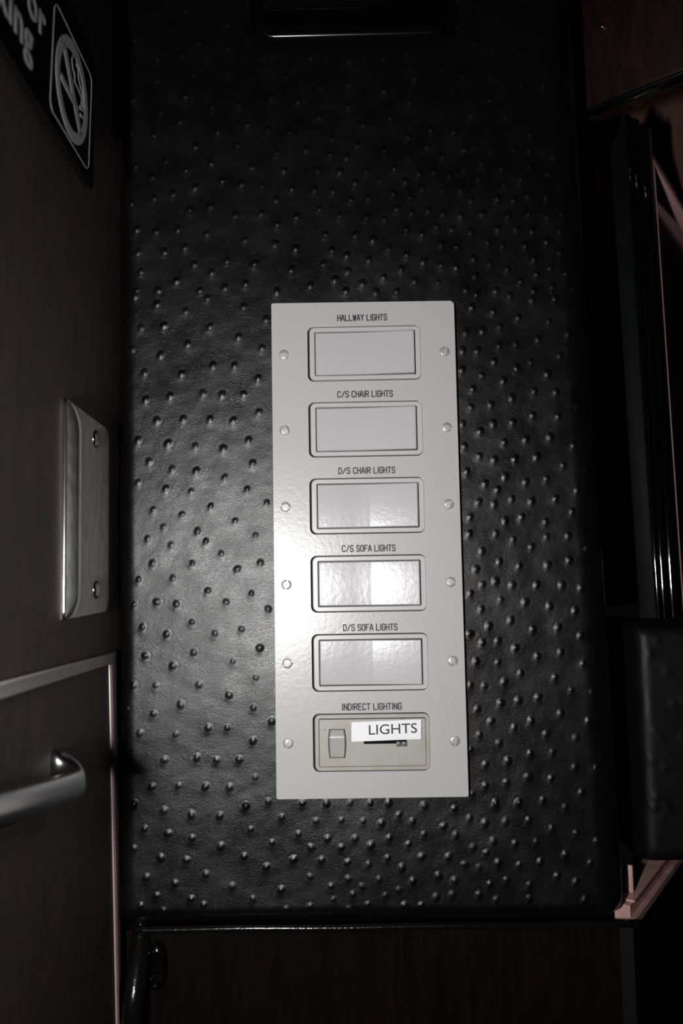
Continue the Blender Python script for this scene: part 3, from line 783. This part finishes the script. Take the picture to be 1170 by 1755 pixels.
obj('bezel', V, Fc, 'tv_gloss', tv, auto=40)
obj('bezel', *bar(ti - 0.002, 0.60, zi + 0.002, TVtop, False), 'tv_gloss', tv, auto=60)
obj('bezel', *bar(ti - 0.002, 0.60, TV0[2], TV0[2] + 0.030, False), 'tv_gloss', tv, auto=60)
obj('screen', *tslab(ti, 0.598, TV0[2] + 0.032, zi, -0.001, 0.0005), 'tv_screen', tv)
o = obj('trim_strip', *tslab(ti - 0.003, 0.598, zi - 0.003, zi + 0.002, 0.0, 0.0098), 'rose', tv); bevel_obj(o, 0.0008, 2)  # strip coloured to carry the pink reflection along the bezel
o['label'] = 'trim strip along the screen with a pink reflection painted into its colour'
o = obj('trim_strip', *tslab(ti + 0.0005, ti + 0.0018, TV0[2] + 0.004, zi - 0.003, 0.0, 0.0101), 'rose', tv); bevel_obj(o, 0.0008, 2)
o['label'] = 'trim strip along the screen with a pink reflection painted into its colour'

# ================================================================== LEATHER BLOCK UNDER THE TELEVISION
YB = 0.045
bl0 = hy(1089, 1070, YB); bl1 = hy(1093, 1483, YB)
bx0, bz1, bz0 = bl0[0], bl0[2], bl1[2]
blk = obj('leather_block', [], [], 'leather_smooth')
nU, nV = 90, 110
prof = []
# vertical profile: top deck, rolled front edge, front face, rolled lower edge
r = 0.010
pr = [(YB + 0.08, bz1)] + [(YB + r - r * math.sin(a), bz1 - r + r * math.cos(a)) for a in np.linspace(0, math.pi / 2, 10)]
pr += [(YB - 0.0012 * math.sin(math.pi * f), bz1 - r - (bz1 - bz0 - 2 * r) * f) for f in np.linspace(0, 1, 70)[1:-1]]
pr += [(YB + r - r * math.cos(a), bz0 + r - r * math.sin(a)) for a in np.linspace(0, math.pi / 2, 10)] + [(YB + 0.08, bz0)]
xsb = np.linspace(bx0, bx0 + 0.16, nU)
V = []
rb = np.random.default_rng(5)
nubs = [(rb.uniform(bx0 + .006, bx0 + .15), rb.uniform(bz0 + .01, bz1 - .01)) for _ in range(95)]
for (y, z) in pr:
    for x in xsb:
        d = x - bx0; e_ = 0.008 - math.sqrt(max(0, 0.008 ** 2 - max(0, 0.008 - d) ** 2)) if d < 0.008 else 0
        hh = sum(0.0008 * math.exp(-((x - a) ** 2 + (z - b) ** 2) / 0.0022 ** 2) for a, b in nubs if abs(x - a) < .006 and abs(z - b) < .006) if y < YB + 0.003 else 0
        V.append((x, y + e_ - hh, z))
npf = len(pr)
Fc = [(a * nU + b, a * nU + b + 1, (a + 1) * nU + b + 1, (a + 1) * nU + b) for a in range(npf - 1) for b in range(nU - 1)]
Fc += [tuple(a * nU for a in range(npf)), tuple(a * nU + nU - 1 for a in range(npf - 1, -1, -1)), (0, (npf - 1) * nU, (npf - 1) * nU + nU - 1, nU - 1)]
bpy.data.objects.remove(blk)
blk = obj('leather_block', V, Fc, 'leather_smooth', auto=60)
tag(blk, 'padded black leather block below the glossy television', 'pad')

# ================================================================== OVERHEAD CABINET
CDr = np.array([0.765, -0.644, 0]); CN = np.array([-0.644, -0.765, 0])
cA = hy(1026, 184, 0.055)
cB = hit(1166, 130, cA, CN)
zc = (cA[2] + cB[2]) / 2
wdt = float((cB - cA) @ CDr) + 0.06
def cb(t, z, off): return np.array([cA[0], cA[1], 0]) + CDr * t + CN * off + np.array([0, 0, z])
cab = empty('overhead_cabinet', tuple(cb(0, zc, 0)), 'dark red wood overhead cabinet with thin metal edge above the television', 'cabinet')
kb = np.array(cab.location)
def cslab(t0, t1, z0, z1, o0, o1):
    v, f = hexa([cb(t0, z0, o1), cb(t1, z0, o1), cb(t1, z1, o1), cb(t0, z1, o1), cb(t0, z0, o0), cb(t1, z0, o0), cb(t1, z1, o0), cb(t0, z1, o0)])
    return [np.array(p) - kb for p in v], f
tmin = -0.012
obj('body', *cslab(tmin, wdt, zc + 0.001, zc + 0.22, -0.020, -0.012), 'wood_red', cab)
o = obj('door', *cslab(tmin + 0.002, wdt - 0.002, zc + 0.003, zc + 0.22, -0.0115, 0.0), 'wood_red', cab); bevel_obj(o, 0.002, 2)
oe = obj('edge_strip', *cslab(tmin + 0.002, wdt - 0.002, zc + 0.0005, zc + 0.0028, -0.010, 0.0006), 'chrome_satin', cab); bevel_obj(oe, 0.0006, 2)
tk, zk = [float(x) for x in ((hit(1032, 46, cA, CN) - cA) @ CDr, hit(1032, 46, cA, CN)[2])]
V, Fc = dome(cb(tk, zk, 0.0002) - kb, CN, (0, 0, 1), 0.0022, 0.0022)
obj('knob', V, Fc, 'chrome', o, auto=60)

# ================================================================== ROLL AND OVAL BUMPER BELOW THE LEATHER
px_ = hy(229, 1640, 0.014)
path = []
for f in np.linspace(0, 1, 24):
    z = ZB - 0.004 - 0.12 * f
    g = min(1.0, f * 2.6); g = g * g * (3 - 2 * g)
    path.append(((px_[0] + 0.0008 * math.sin(f * 7), 0.0320 - 0.0200 * g, z), (1, 0, 0), (0, 1, 0)))
tp = [0.55 + 0.45 * min(1, f * 6) for f in np.linspace(0, 1, 24)]
rings = [[np.array(p) + np.array((1, 0, 0)) * a * k + np.array((0, 1, 0)) * b * k for a, b in ell(0.0065, 0.0075, 18)] for (p, _, _), k in zip(path, tp)]
o = obj('leather_roll', *loft(rings, True, True), 'piping', smooth=True)
tag(o, 'upright glossy black leather roll below the left end of the hem', 'roll')
ob = hy(269, 1656, 0.028)
rings = []
for k, y in ((1.0, 0.030), (1.0, 0.0275), (0.9, 0.0255), (0.72, 0.0245), (0.6, 0.0255), (0.5, 0.0280)):
    rings.append([(ob[0] + 0.0062 * k * math.cos(t), y, ob[2] + 0.0145 * k * math.sin(t)) for t in np.linspace(0, 2 * math.pi, 29)[:-1]])
o = obj('oval_bumper', *loft(rings, False, True), 'black_plastic', auto=50)
tag(o, 'small oval black plastic ring on the dark recessed panel', 'bumper')
